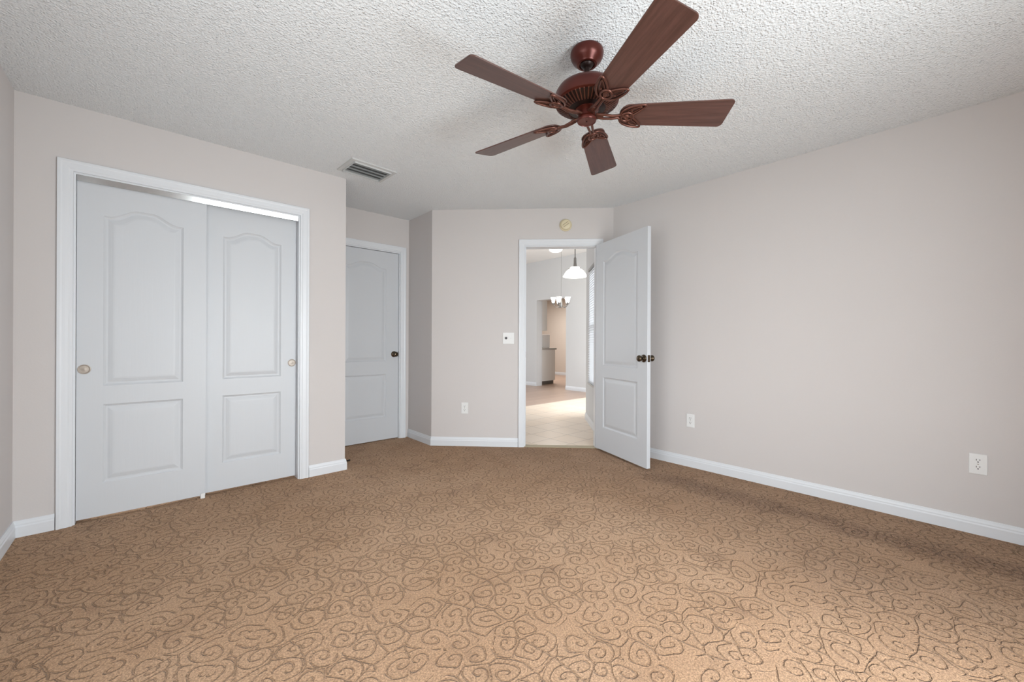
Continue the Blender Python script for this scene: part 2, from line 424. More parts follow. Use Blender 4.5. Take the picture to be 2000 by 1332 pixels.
# carpet floor: grid with a few low buckles
bm = bmesh.new(); NX, NY = 120, 160
fx0, fx1, fy0, fy1 = XL-0.10, XR+0.10, YR-0.10, YD+0.90
def ripple(x, y):
    z = 0.0
    for cx, cy, ang, ln, wd, a in ((1.70, 0.575, 1.45, 0.13, 0.028, 0.011), (1.69, 2.06, 1.5, 0.10, 0.035, 0.007), (3.06, 0.6, 1.60, 1.1, 0.07, 0.006),
                                   (2.2, 1.4, 1.3, 0.5, 0.08, 0.003), (0.55, 1.6, 1.2, 0.6, 0.09, 0.003), (1.2, 2.5, 1.0, 0.4, 0.08, 0.0035), (2.3, 2.35, 1.2, 0.35, 0.05, 0.003)):
        dx, dy = x-cx, y-cy; u = dx*math.cos(ang)+dy*math.sin(ang); v = -dx*math.sin(ang)+dy*math.cos(ang)
        z += a*math.exp(-(u/ln)**2-(v/wd)**2)
    return z
DOORLINE = SS + 0.06*math.sqrt(2)
gx = [fx0+(fx1-fx0)*i/NX for i in range(NX+1)]; gy = [fy0+(fy1-fy0)*j/NY for j in range(NY+1)]
V_ = {}
for i, x in enumerate(gx):
    for j, y in enumerate(gy): V_[i, j] = bm.verts.new((x, y, ripple(x, y)))
for i in range(NX):
    for j in range(NY): bm.faces.new((V_[i, j], V_[i+1, j], V_[i+1, j+1], V_[i, j+1]))
# trim the grid to the doorway threshold line
geom = bm.verts[:]+bm.edges[:]+bm.faces[:]
bmesh.ops.bisect_plane(bm, geom=geom, plane_co=(DOORLINE/2, DOORLINE/2, 0), plane_no=(R2, R2, 0))
bmesh.ops.delete(bm, geom=[f for f in bm.faces if f.calc_center_median().x+f.calc_center_median().y > DOORLINE and f.calc_center_median().x > XRET+.06], context='FACES')
# recess strip is deeper than the grid's rectangle only in y: add it as the same mesh
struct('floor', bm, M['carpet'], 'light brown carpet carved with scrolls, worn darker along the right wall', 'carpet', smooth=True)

poly = [(XL-.05, YR-.05), (XR+.05, YR-.05), (XR+.05, SS-XR), (XRET+.05, SS-XRET), (XRET+.05, YD+.05), (XL-.05, YD+.05)]
bm = bmesh.new(); prism(bm, poly, H, H+0.08)
struct('ceiling', bm, M['ceiling'], 'white popcorn textured ceiling over the bedroom', 'ceiling')

def wl(name, p0, p1, out, label, op=(), th=T, h=HG, mat='wall', cat='wall'):
    return struct(name, wall_bm(p0, p1, out, th, h, op), M[mat], label, cat)
wl('wall_right', (XR, YR-T), (XR, SS-XR+.04), (1, 0), 'long greige wall on the right with two outlets')
wl('wall_left', (XL, YR-T), (XL, YC+.001), (-1, 0), 'sliver of greige wall at the left edge', [(.20-YR+T, 1.80-YR+T, .5, 2.0)])
wl('wall_closet', (XL-T, YC), (XE, YC), (0, 1), 'greige wall around the sliding closet', [(CL0-(XL-T), CL1-(XL-T), 0, CLT)])
wl('wall_closet_end', (XE, YC+T), (XE, YD), (-1, 0), 'short end wall of the closet facing the recess')
wl('wall_recess', (XE-T, YD), (XRET+T, YD), (0, 1), 'greige wall holding the recessed door with bronze knob', [(D20-(XE-T), D21-(XE-T), 0, D2T)])
wl('wall_return', (XRET, YD), (XRET, SS-XRET), (1, 0), 'narrow shaded wall beside the recessed door', th=T)
wl('wall_entry', PD0, PD1+DIR_D*0.0, (R2, R2), 'angled wall holding the open entry doorway', [(OP0, OP0+OPW, 0, D2T)])
wl('wall_rear', (XL-T, YR), (XR+T, YR), (0, -1), 'wall behind the viewer with a wide glazed opening', [(0.57+T-XL, 2.07+T-XL, 0.08, 2.1)])
# closet interior
bm = bmesh.new(); box(bm, (XL-T, YD+.001-.04, 0), (XE-T, YD+.001, HG)); struct('wall_closet_back', bm, M['wall'], 'dark back wall inside the closed closet', 'wall')
bm = bmesh.new(); box(bm, (XE-T-.05, YD+.80, 0), (XRET+T, YD+.85, HG)); box(bm, (XE-T-.05, YD+T, 0), (XE-T, YD+.80, HG)); struct('wall_bath_back', bm, M['wall'], 'dark room behind the closed recessed door, out of view', 'wall')
# glazed opening behind the viewer: frame and mullion (daylight comes in here)
wr = thing('window_2', 'wide glazed opening behind the viewer', 'window', (0, YR, 0), kind='structure')
bm = bmesh.new()
for a, b in (((.57, -.09, .08), (2.07, -.04, .13)), ((.57, -.09, 2.05), (2.07, -.04, 2.1)), ((.57, -.09, .13), (.62, -.04, 2.05)), ((2.02, -.09, .13), (2.07, -.04, 2.05)), ((1.30, -.09, .13), (1.34, -.04, 2.05))): box(bm, a, b)
obj('window_frame', bm, M['trim'], wr)
bm = bmesh.new(); box(bm, (.62, -.068, .13), (2.02, -.062, 2.05)); obj('pane', bm, M['glass'], wr)

wr = thing('added_window', 'added window in the left wall, out of view, for fill light', 'window', (XL, 0, 0), kind='structure')  # made-up opening, added to go with the left fill lamp
bm = bmesh.new()
for a, b in (((-.09, .20, .5), (-.04, 1.80, .55)), ((-.09, .20, 1.95), (-.04, 1.80, 2.0)), ((-.09, .20, .55), (-.04, .25, 1.95)), ((-.09, 1.75, .55), (-.04, 1.80, 1.95)), ((-.09, .25, 1.24), (-.04, 1.75, 1.28))): box(bm, a, b)
obj('window_frame', bm, M['trim'], wr)
bm = bmesh.new(); box(bm, (-.068, .25, .55), (-.062, 1.75, 1.95)); obj('pane', bm, M['glass'], wr)

# baseboards
baseboard('baseboard_right', (XR, YR), (XR, SS-XR), (-1, 0), 'white baseboard along the right wall', 1, math.tan(math.radians(22.5)))
baseboard('baseboard_left', (XL, YR), (XL, YC), (1, 0), 'white baseboard along the left edge wall', 1, 1)
baseboard('baseboard_closet_left', (XL, YC), (CL0-.063, YC), (0, -1), 'short white baseboard left of the closet casing', 1, 0)
baseboard('baseboard_closet_right', (CL1+.063, YC), (XE, YC), (0, -1), 'short white baseboard right of the closet casing', 0, -1)
baseboard('baseboard_closet_end', (XE, YC), (XE, YD), (1, 0), 'white baseboard on the closet end wall', -1, 1)
baseboard('baseboard_return', (XRET, YD), (XRET, SS-XRET), (-1, 0), 'short white baseboard on the narrow shaded wall', 1, -math.tan(math.radians(22.5)))
baseboard('baseboard_entry', PD0, PD0+DIR_D*(OP0-.063), N_D, 'white baseboard on the angled wall left of the doorway', -math.tan(math.radians(22.5)), 0)
baseboard('baseboard_entry_right', PD0+DIR_D*(OP0+OPW+.063), PD1, N_D, 'white baseboard stub behind the open door', 0, math.tan(math.radians(22.5)))

# casings and jambs
def casing(name, mtx, u0, u1, zt, label, jamb=T):
    bm = bmesh.new(); sweep_casing(bm, u0+.004, u1-.004, zt-.004, CASING, mtx)
    o = struct(name, bm, M['trim'], label, 'door casing')
    bm = bmesh.new()
    box(bm, (u0, 0.001, 0), (u0+.014, jamb, zt), mtx); box(bm, (u1-.014, 0.001, 0), (u1, jamb, zt), mtx); box(bm, (u0+.014, 0.001, zt-.014), (u1-.014, jamb, zt), mtx)
    obj('jamb', bm, M['trim'], o)
    return o
m_cl = frame_mtx((0, YC, 0), (1, 0), (0, -1))
m_d2 = frame_mtx((0, YD, 0), (1, 0), (0, -1))
m_en = frame_mtx((PD0.x, PD0.y, 0), DIR_D, N_D)
casing('trim_1', m_cl, CL0, CL1, CLT, 'white casing around the sliding closet doors')
casing('trim_2', m_d2, D20, D21, D2T, 'white casing around the recessed door')
tr3 = casing('trim_3', m_en, OP0, OP0+OPW, D2T, 'white casing around the open entry doorway')
bm = bmesh.new(); box(bm, (OP0+.0135, 0.020, 0.915), (OP0+.0155, 0.048, 0.975), m_en); obj('strike_plate', bm, M['nickel'], tr3)['label'] = 'small metal strike plate'
bm = bmesh.new(); box(bm, (OP0, -0.012, 0.0), (OP0+OPW, 0.075, 0.006), m_en, 0.002); struct('trim_4', bm, M['cream_dark'], 'thin threshold strip under the entry doorway', 'threshold')

# ================================================================== CLOSET sliding doors
def pull(parent, x, z, y=0.0):
    bm = bmesh.new()
    lathe(bm, [(0.0285, 0.0), (0.0285, 0.0018), (0.0265, 0.003), (0.0235, 0.0026), (0.0215, 0.0006), (0.006, 0.0004), (0.004, 0.001), (0.0005, 0.001)], 32, Matrix.Translation((x, y, z)) @ ROT_OUT)
    obj('finger_pull', bm, M['pull'], parent, 40)['label'] = 'round nickel finger pull'
def sliding(name, x0, x1, y, pan, px, label):
    t = thing(name, label, 'closet door', (x0, y, 0.018), kind='structure')
    wd = x1-x0
    bm = door_slab(wd, 2.018, 0.034, [(pan[0]-x0, pan[1]-x0, pan[2]-.018, pan[3]-.018, 0), (pan[0]-x0, pan[1]-x0, pan[4]-.018, pan[5]-.018, pan[6])])
    obj('panel', bm, M['door'], t)
    pull(t, px-x0, 0.906-.018)
    return t
sliding('door_3', -0.316, 0.292, YC+.020, (-.205, .170, .217, .690, .803, 1.832, .058), -.284, 'left sliding closet door, in front, with tan finger pull at its left')
sliding('door_4', 0.262, 0.864, YC+.057, (.390, .757, .208, .687, .805, 1.818, .054), .833, 'right sliding closet door, set behind, with small pull at its right')
bm = bmesh.new(); box(bm, (CL0+.016, 0, -.036), (CL1-.016, .004, 0), Matrix.Translation((0, YC+.004, 2.0505)) @ Matrix.Rotation(math.radians(10), 4, 'X')); box(bm, (CL0+.016, YC+.012, 2.040), (CL1-.016, YC+.104, 2.047))
struct('trim_5', bm, M['alu'], 'shiny aluminium track fascia above the closet doors', 'closet track')
t = thing('floor_guide', 'small white plastic guide on the carpet where the closet doors overlap', 'door guide', (0.277, YC+.012, 0))
bm = bmesh.new(); box(bm, (-.012, -.004, 0), (.012, .0, .034), bevel=.001); obj('tab', bm, M['plate'], t)
bm = bmesh.new(); box(bm, (-.012, 0, 0), (.012, .09, .006), bevel=.001); obj('base', bm, M['plate'], t)

# ================================================================== hinged doors
def knob(parent, x, y, z, sign=-1):
    """ball-ish knob with rose; sign -1 = out along local -y"""
    rot = ROT_OUT if sign < 0 else Matrix.Rotation(-PI/2, 4, 'X')
    bm = bmesh.new(); lathe(bm, [(0.033, 0.0), (0.033, 0.004), (0.029, 0.008), (0.016, 0.0105), (0.0125, 0.014)], 32, Matrix.Translation((x, y, z)) @ rot)
    r = obj('rose', bm, M['knob'], parent, 40)
    bm = bmesh.new(); lathe(bm, [(0.0115, 0.010), (0.0115, 0.030), (0.018, 0.034), (0.0255, 0.042), (0.0275, 0.050), (0.0255, 0.058), (0.019, 0.0635), (0.008, 0.066), (0.0005, 0.0663)], 32, Matrix.Translation((x, y, z)) @ rot)
    obj('door_knob', bm, M['knob'], parent, 60)['label'] = 'bronze door knob'
PAN1 = lambda wd: [(.122, wd-.122, .222, .716, 0), (.122, wd-.122, .832, 1.848, .056)]
wd = 0.732
t = thing('door_1', 'white two-panel entry door standing open into the bedroom', 'door', (3.342, 2.437, 0.018), kind='structure')
dv = Vector((-0.332, -0.943))
# local x along the door from the hinge, local -y towards the bedroom middle
t.matrix_world = Matrix(((dv.x, -dv.y, 0, 3.338), (dv.y, dv.x, 0, 2.437), (0, 0, 1, 0.020), (0, 0, 0, 1)))
obj('panel', door_slab(0.742, 2.032, 0.035, PAN1(0.742)), M['door'], t)
knob(t, 0.742-.040, 0.0, 0.922); knob(t, 0.742-.040, 0.035, 0.922, 1)
bm = bmesh.new(); box(bm, (0.7405, .006, .893), (0.7435, .029, .951)); obj('latch_plate', bm, M['knob'], t)
for z in (0.18, 1.0, 1.83):
    bm = bmesh.new(); lathe(bm, [(0.0065, 0), (0.0065, 0.089)], 12, Matrix.Translation((-0.006, 0.041, z))); obj('hinge', bm, M['nickel'], t, 40)
t = thing('door_2', 'closed white two-panel door in the recess beside the closet', 'door', (D20+.016, YD+.022, 0.008), kind='structure')
wd = D21-D20-.032
obj('panel', door_slab(wd, 2.038, 0.035, [(.142, wd-.142, .247, .710, 0), (.142, wd-.142, .852, 1.855, .054)]), M['door'], t)
knob(t, wd-.050, 0.0, 0.926)
bm = bmesh.new(); box(bm, (wd-.001, -.004, .896), (wd+.004, .0, .956)); obj('latch_plate', bm, M['slot'], t)['label'] = 'dark latch plate at the door edge'
for z in (0.2, 1.0, 1.83):
    bm = bmesh.new(); lathe(bm, [(0.0065, 0), (0.0065, 0.089)], 12, Matrix.Translation((-0.001, -0.004, z))); obj('hinge', bm, M['nickel'], t, 40)

t = thing('door_stop', 'dark door stop poking out from the baseboard corner past the closet', 'door stop', (XE+.0135, YC+.06, 0.052))
bm = bmesh.new(); tube(bm, [(0.0, 0, 0)]+[(0.004+0.036*i/60, 0.006*math.cos(i*PI/3.5), 0.006*math.sin(i*PI/3.5)) for i in range(61)], 0.0016, 6); obj('spring', bm, M['bronze_dark'], t)
bm = bmesh.new(); lathe(bm, [(0.007, 0), (0.008, 0.003), (0.008, 0.010), (0.005, 0.013)], 16, Matrix.Translation((0.040, 0, 0)) @ Matrix.Rotation(PI/2, 4, 'Y')); obj('tip', bm, M['rubber'], t, 40)

# ================================================================== wall plates
def outlet(loc, xdir, n, label):
    t = thing('power_outlet', label, 'outlet'); t.matrix_world = frame_mtx(loc, xdir, n)
    bm = bmesh.new(); box(bm, (-.035, -.006, -.057), (.035, 0, .057), bevel=.0025); obj('wall_plate', bm, M['plate'], t)
    for s in (1, -1):
        bm = bmesh.new(); z = s*.0195
        pts = [(.0172*math.cos(a), .0145*math.sin(a)) for a in [2*PI*i/28 for i in range(28)]]
        pts = [(max(-.0165, min(.0165, x*1.08)), max(-.0128, min(.0128, y*1.05))) for x, y in pts]
        f = bm.faces.new([bm.verts.new((x, -.0061, z+y)) for x, y in pts])
        r = bmesh.ops.extrude_face_region(bm, geom=[f]); bmesh.ops.translate(bm, verts=[v for v in r['geom'] if isinstance(v, bmesh.types.BMVert)], vec=(0, -.0022, 0))
        rc = obj('receptacle', bm, M['plate'], t)
        bm = bmesh.new()
        box(bm, (-.0078, -.0088, z+.0005), (-.0050, -.0080, z+.0095)); box(bm, (.0050, -.0088, z+.0015), (.0078, -.0080, z+.0090))
        lathe(bm, [(.0031, .0080), (.0031, .0088)], 14, Matrix.Translation((0, 0, z-.0065)) @ ROT_OUT)
        obj('slots', bm, M['slot'], rc)['label'] = 'dark plug slots'
    bm = bmesh.new(); lathe(bm, [(.0032, .006), (.0032, .0072), (.001, .0078)], 14, ROT_OUT); obj('screw', bm, M['pull'], t, 40)
    return t
outlet((XR, 1.550, .400), (0, -1), (-1, 0), 'white duplex outlet on the right wall nearer the open door')
outlet((XR, -0.080, .398), (0, -1), (-1, 0), 'large white duplex outlet low on the right wall near the right edge')
outlet((2.423, SS-2.423, .390), DIR_D, N_D, 'white duplex outlet low on the angled wall left of the doorway')
t = thing('light_switch', 'white double switch plate on the angled wall beside the doorway casing', 'light switch')
t.matrix_world = frame_mtx((2.741, SS-2.741, 1.112), DIR_D, N_D)
bm = bmesh.new(); box(bm, (-.058, -.006, -.058), (.058, 0, .058), bevel=.0025); obj('wall_plate', bm, M['plate'], t)
bm = bmesh.new(); lathe(bm, [(.0125, .006), (.0125, .016), (.010, .020), (.0005, .0205)], 24, Matrix.Translation((-.024, 0, .002)) @ ROT_OUT); obj('dial', bm, M['toggle_dark'], t, 40)['label'] = 'dark rotary dial'
bm = bmesh.new(); box(bm, (.019, -.0075, -.012), (.029, -.006, .012)); box(bm, (.0205, -.017, -.002), (.0275, -.006, .008), bevel=.001); obj('toggle', bm, M['plate'], t)
t = thing('smoke_alarm', 'round cream alarm above the entry doorway', 'alarm')
t.matrix_world = frame_mtx((3.150, SS-3.150, 2.267), DIR_D, N_D)
bm = bmesh.new(); lathe(bm, [(.062, 0), (.062, .010), (.058, .014)], 40, ROT_OUT); obj('base', bm, M['cream'], t, 40)
bm = bmesh.new(); lathe(bm, [(.053, .014), (.053, .026), (.048, .036), (.040, .040), (.0005, .041)], 40, ROT_OUT); obj('cover', bm, M['cream'], t, 40)
bm = bmesh.new()
for k_ in (-1, 1): box(bm, (-.034, -.0425, -.0035+k_*.010), (.034, -.0395, .0035+k_*.010), Matrix.Rotation(math.radians(-35), 4, 'Y'))
obj('grille', bm, M['cream_dark'], t)['label'] = 'slanted darker sound slots'

# ================================================================== ceiling vent
t = thing('ceiling_vent', 'grey metal air vent in the ceiling above the recess corner', 'vent', (1.288, 3.155, H), 0.05)
vx, vy = .182, .140
bm = bmesh.new()
for a, b in (((-vx, -vy), (vx, -vy+.034)), ((-vx, vy-.034), (vx, vy)), ((-vx, -vy+.034), (-vx+.034, vy-.034)), ((vx-.034, -vy+.034), (vx, vy-.034))): box(bm, (a[0], a[1], -.009), (b[0], b[1], 0))
for a, b in (((-vx+.03, -vy+.03), (vx-.03, -vy+.034)), ((-vx+.03, vy-.034), (vx-.03, vy-.03)), ((-vx+.03, -vy+.03), (-vx+.034, vy-.03)), ((vx-.034, -vy+.03), (vx-.03, vy-.03))): box(bm, (a[0], a[1], -.020), (b[0], b[1], -.009))
obj('frame', bm, M['vent'], t)
bm = bmesh.new(); box(bm, (-vx+.034, -vy+.034, -.002), (vx-.034, vy-.034, 0)); obj('backing', bm, M['vent_dark'], t)
for i in range(4):
    bm = bmesh.new(); y = -vy+.058+i*.054
    box(bm, (-vx+.035, -.0008, -.0065), (vx-.035, .0008, .0065), Matrix.Translation((0, y, -.0125)) @ Matrix.Rotation(math.radians(-22), 4, 'X'))
    obj('slat', bm, M['vent_slat'], t)

# ================================================================== ceiling fan
FX, FY, FZ = 1.514, 1.163, 2.137
t = thing('ceiling_fan', 'five-blade dark reddish brown ceiling fan hanging over the carpet', 'ceiling fan', (FX, FY, H))
def z_(z): return z-H
bm = bmesh.new(); lathe(bm, [(.060, 0), (.073, -.003), (.0765, -.010), (.0765, -.020), (.073, -.034), (.064, -.049), (.050, -.060), (.046, -.066), (.037, -.067), (.033, -.060)], 48); obj('canopy', bm, M['bronze'], t, 40)
bm = bmesh.new(); lathe(bm, [(.012, -.05), (.028, -.056), (.030, -.066), (.024, -.075), (.012, -.080)], 32); lathe(bm, [(.0125, -.05), (.0125, -.168)], 24); obj('downrod', bm, M['bronze_dark'], t, 40)
bm = bmesh.new()
lathe(bm, [(.020, -.150), (.024, -.158), (.036, -.163), (.080, -.167), (.116, -.174), (.136, -.185), (.145, -.200), (.1475, -.216), (.1475, -.236), (.145, -.246), (.139, -.250)], 64); obj('motor_housing', bm, M['bronze'], t, 40)
bm = bmesh.new(); lathe(bm, [(.136, -.246), (.130, -.253), (.098, -.270), (.075, -.276), (.0005, -.277)], 64); hs = obj('vent_ring', bm, M['bronze_dark'], t, 40)
bm = bmesh.new()
for i in range(44):
    a = 2*PI*i/44; mt = Matrix.Rotation(a, 4, 'Z')
    p = [Vector((.1385, 0, -.248)), Vector((.134, 0, -.254)), Vector((.102, 0, -.2725)), Vector((.090, 0, -.2765))]
    q0 = [bm.verts.new(mt @ (v+Vector((0, -.0026, 0)))) for v in p]; q1 = [bm.verts.new(mt @ (v+Vector((0, .0026, 0)))) for v in p]
    q2 = [bm.verts.new(mt @ (v+Vector((-.010, .0026, .005)))) for v in p]; q3 = [bm.verts.new(mt @ (v+Vector((-.010, -.0026, .005)))) for v in p]
    for A, B in ((q0, q1), (q1, q2), (q2, q3), (q3, q0)):
        for j in range(3): bm.faces.new((A[j], A[j+1], B[j+1], B[j]))
    bm.faces.new((q0[0], q1[0], q2[0], q3[0])); bm.faces.new((q0[3], q1[3], q2[3], q3[3]))
obj('fins', bm, M['iron'], hs)
bm = bmesh.new(); lathe(bm, [(.055, -.272), (.055, -.280), (.044, -.284), (.0395, -.288), (.0395, -.310), (.0425, -.314), (.0445, -.318), (.0445, -.328), (.0425, -.3315), (.0395, -.332), (.0385, -.330), (.0005, -.330)], 48); sw = obj('switch_housing', bm, M['bronze'], t, 35)
bm = bmesh.new(); lathe(bm, [(.003, -.329), (.003, -.3325), (.001, -.333)], 12); obj('screw', bm, M['bronze_dark'], sw)

def blade_outline():
    r0, r1, w0, w1, cr = .150, .650, .120, .158, .030
    pts = []
    def arc(cx, cy, r, a0, a1, n=8):
        for i in range(n+1):
            a = a0+(a1-a0)*i/n; pts.append((cx+r*math.cos(a), cy+r*math.sin(a)))
    arc(r1-.022, -w1/2+.022, .022, -PI/2, 0); arc(r1-.022, w1/2-.022, .022, 0, PI/2)
    arc(r0+.045, w0/2-.045, .045, PI/2, PI); arc(r0+.045, -w0/2+.045, .045, PI, 1.5*PI)
    return pts
def loop(cx, cy, rx, ry, rot, n=26, pinch=0.0):
    out = []
    for i in range(n):
        a = 2*PI*i/n; x = rx*math.cos(a); y = ry*math.sin(a)*(1-pinch*math.cos(a))
        out.append((cx+x*math.cos(rot)-y*math.sin(rot), cy+x*math.sin(rot)+y*math.cos(rot)))
    return out
def make_blade_mesh():
    bm = bmesh.new(); f = bm.faces.new([bm.verts.new((x, y, 0)) for x, y in blade_outline()])
    r = bmesh.ops.extrude_face_region(bm, geom=[f]); bmesh.ops.translate(bm, verts=[v for v in r['geom'] if isinstance(v, bmesh.types.BMVert)], vec=(0, 0, .0055))
    return bm
def make_iron_mesh():
    bm = bmesh.new(); zb = -.006
    for s in (1, -1):
        tube(bm, [(.050, s*.009, -.001), (.080, s*.011, -.006), (.115, s*.008, zb-.004), (.142, s*.006, zb-.001), (.160, s*.012, zb)], .0060, 8)
        tube(bm, [(x, y, zb) for x, y in loop(.207, s*.034, .058, .0235, s*.50, 28, .35)], .0052, 8, True)
        tube(bm, [(x, y, zb) for x, y in loop(.212, s*.036, .034, .0095, s*.50, 22, .35)], .0030, 6, True)
    tube(bm, [(x, y, zb-.003) for x, y in loop(.184, 0, .027, .024, 0)], .0056, 8, True)
    tube(bm, [(x, y, zb-.002) for x, y in loop(.184, 0, .012, .011, 0, 14)], .0036, 6, True)
    for s in (1, -1): lathe(bm, [(.005, zb), (.005, zb-.004), (.002, zb-.006)], 12, Matrix.Translation((.200, s*.034, -.001)))
    box(bm, (.040, -.016, -.006), (.078, .016, .002), bevel=.002)
    return bm
tau, th0 = math.radians(-14.5), math.radians(-44.05)
b0 = obj('blade', make_blade_mesh(), M['blade'], t); i0 = obj('blade_iron', make_iron_mesh(), M['iron'], b0, 50)
bv = b0.modifiers.new('edge', 'BEVEL'); bv.width = .0015; bv.segments = 2; bv.limit_method = 'ANGLE'
for k_ in range(5):
    if k_ == 0: b = b0
    else:
        b = b0.copy(); C.objects.link(b); b.parent = t
        i_ = i0.copy(); C.objects.link(i_); i_.parent = b
    b.matrix_local = Matrix.Translation((0, 0, FZ-H)) @ Matrix.Rotation(th0+k_*2*PI/5, 4, 'Z') @ Matrix.Rotation(tau, 4, 'X')

# ================================================================== beyond the entry door: hall, nook, kitchen
XF, XFB = 6.93, 7.12
EO = SS + T*math.sqrt(2)                     # outer face line of the entry wall
LXY = 1.06
bm = bmesh.new(); prism(bm, [(DOORLINE-2.35, 2.35), (DOORLINE-2.35+.03, 2.35), (4.60, 3.42), (6.95, 3.42), (6.95, 4.80), (2.30, 4.80), (2.30, DOORLINE-2.30)][1:], -.05, 0.004)
struct('floor_hall', bm, M['tile'], 'pale beige square tiles laid diagonally past the doorway', 'tile floor')
bm = bmesh.new(); prism(bm, [(2.28, 4.80), (6.95, 4.80), (10.2, 4.80), (10.2, 10.8), (2.28, 10.8)], -.05, 0.003)
struct('floor_wood', bm, M['wood'], 'brown plank floor beyond the hall tiles', 'wood floor')
bm = bmesh.new(); prism(bm, [(2.2, 3.75), (3.5, 2.40), (4.6, 3.42), (7.0, 3.42), (7.0, 9.2), (2.2, 9.2)], HG, HG+.1)
struct('ceiling_hall', bm, M['ceiling_flat'], 'high white ceiling seen through the doorway', 'ceiling')
# hall wall with window: plane x - y = LXY
HW0 = Vector((3.475, 3.475-LXY)); HW1 = Vector((4.55, 4.55-LXY)); DH = Vector((R2, R2)); NH = Vector((-R2, R2))
uw0 = (Vector((3.55, 3.55-LXY))-HW0).length; uw1 = (Vector((4.258, 4.258-LXY))-HW0).length
wl('wall_hall', HW0, HW1, (R2, -R2), 'hall wall with a bright tall window, mostly hidden by the open door', [(uw0, uw1, .560, 2.018)], th=.12, mat='wall_far')
wl('wall_nook', HW1, (XF, HW1.y), (0, -1), 'outer wall of the breakfast nook, hidden behind the hall wall', [(.3, 2.1, .4, 2.2)], th=.12, mat='wall_far')
wl('wall_far', (XF, 3.42), (XF, 9.1), (1, 0), 'far grey wall with an open doorway to the kitchen', [(5.875-3.42, 6.790-3.42, 0, 2.065)], th=XFB-XF, mat='wall_far')
wl('wall_great_room', (2.1, 9.0), (XF, 9.0), (0, 1), 'end wall of the great room, out of view', th=.1, mat='wall_far')
bm = bmesh.new(); box(bm, (XRET+T-.02, YD, 0), (XRET+T, 9.05, HG)); struct('wall_great_left', bm, M['wall_far'], 'left wall of the great room, out of view', 'wall')
bm = bmesh.new(); box(bm, (9.85, 5.0, 0), (9.95, 10.6, 2.6)); struct('wall_kitchen', bm, M['wall_kitchen'], 'tan wall at the back of the kitchen', 'wall')
bm = bmesh.new(); box(bm, (7.10, 5.0, 0), (9.95, 5.1, 2.6)); struct('wall_kitchen_right', bm, M['wall_kitchen'], 'right side wall of the kitchen, out of view', 'wall')
bm = bmesh.new(); box(bm, (7.10, 10.5, 0), (9.95, 10.6, 2.6)); struct('wall_kitchen_left', bm, M['wall_kitchen'], 'left side wall of the kitchen, out of view', 'wall')
bm = bmesh.new(); box(bm, (XFB, 9.1, 0), (XFB+.05, 10.6, 2.6)); struct('wall_kitchen_front', bm, M['wall_kitchen'], 'front wall of the kitchen, out of view', 'wall')
bm = bmesh.new(); box(bm, (7.10, 5.0, H), (9.95, 10.6, H+.08)); struct('ceiling_kitchen', bm, M['ceiling_flat'], 'white kitchen ceiling beyond the far doorway', 'ceiling')
baseboard('baseboard_far_left', (XF, 9.0), (XF, 6.790), (-1, 0), 'white baseboard on the far wall left of the kitchen doorway', 1, 0)
baseboard('baseboard_far_right', (XF, 5.875), (XF, 3.49), (-1, 0), 'white baseboard on the far wall right of the kitchen doorway', 0, 1)
baseboard('baseboard_hall', HW0, HW1, NH, 'white baseboard below the hall window', 0, 0)
baseboard('baseboard_kitchen', (9.85, 10.5), (9.85, 5.1), (-1, 0), 'white baseboard on the tan kitchen wall', 1, 1)

# hall window and its blind
t = thing('window_1', 'tall bright hall window beside the open door', 'window', kind='structure'); t.matrix_world = frame_mtx((HW0.x, HW0.y, 0), DH, NH)
bm = bmesh.new()
for a, b in (((uw0, .05, .56), (uw1, .09, .60)), ((uw0, .05, 1.978), (uw1, .09, 2.018)), ((uw0, .05, .6), (uw0+.04, .09, 1.978)), ((uw1-.04, .05, .6), (uw1, .09, 1.978)), ((uw0+.04, .05, 1.27), (uw1-.04, .09, 1.30))): box(bm, a, b)
obj('window_frame', bm, M['trim'], t)
bm = bmesh.new(); box(bm, (uw0+.04, .068, .6), (uw1-.04, .072, 1.978)); obj('pane', bm, M['glass'], t)
bm = bmesh.new(); box(bm, (uw0-.02, -.036, .535), (uw1+.02, .05, .556), bevel=.003); obj('window_sill', bm, M['counter'], t)
bt = thing('window_blind', 'white slatted blind glowing with daylight over the hall window', 'blind'); bt.matrix_world = frame_mtx((HW0.x, HW0.y, 0), DH, NH)
for i in range(47):
    bm = bmesh.new(); z = .575+i*.0302
    tilt = 72 if z > 1.28 else 58
    box(bm, (uw0-.005, -.0165, -.0005), (uw1+.005, .0165, .0005), Matrix.Translation((0, -.018, z)) @ Matrix.Rotation(math.radians(tilt), 4, 'X')); obj('slat', bm, M['blind'], bt)
bm = bmesh.new(); box(bm, (uw0-.008, -.032, 1.985), (uw1+.008, -.002, 2.018), bevel=.003); obj('head_rail', bm, M['nickel'], bt)
for u in (uw0+.06, uw1-.06):
    bm = bmesh.new(); box(bm, (u-.001, -.019, .565), (u+.001, -.017, 1.99)); obj('cord', bm, M['blind'], bt)

# flush ceiling light
t = thing('ceiling_light', 'round glowing flush light on the high hall ceiling', 'ceiling light', (6.22, 5.555, HG))
bm = bmesh.new(); lathe(bm, [(.145, 0), (.145, -.02), (.138, -.024)], 40); obj('rim', bm, M['trim'], t, 40)
bm = bmesh.new(); lathe(bm, [(.136, -.018), (.128, -.045), (.095, -.068), (.05, -.078), (.0005, -.08)], 40); obj('diffuser', bm, M['shade_glow'], t, 60)

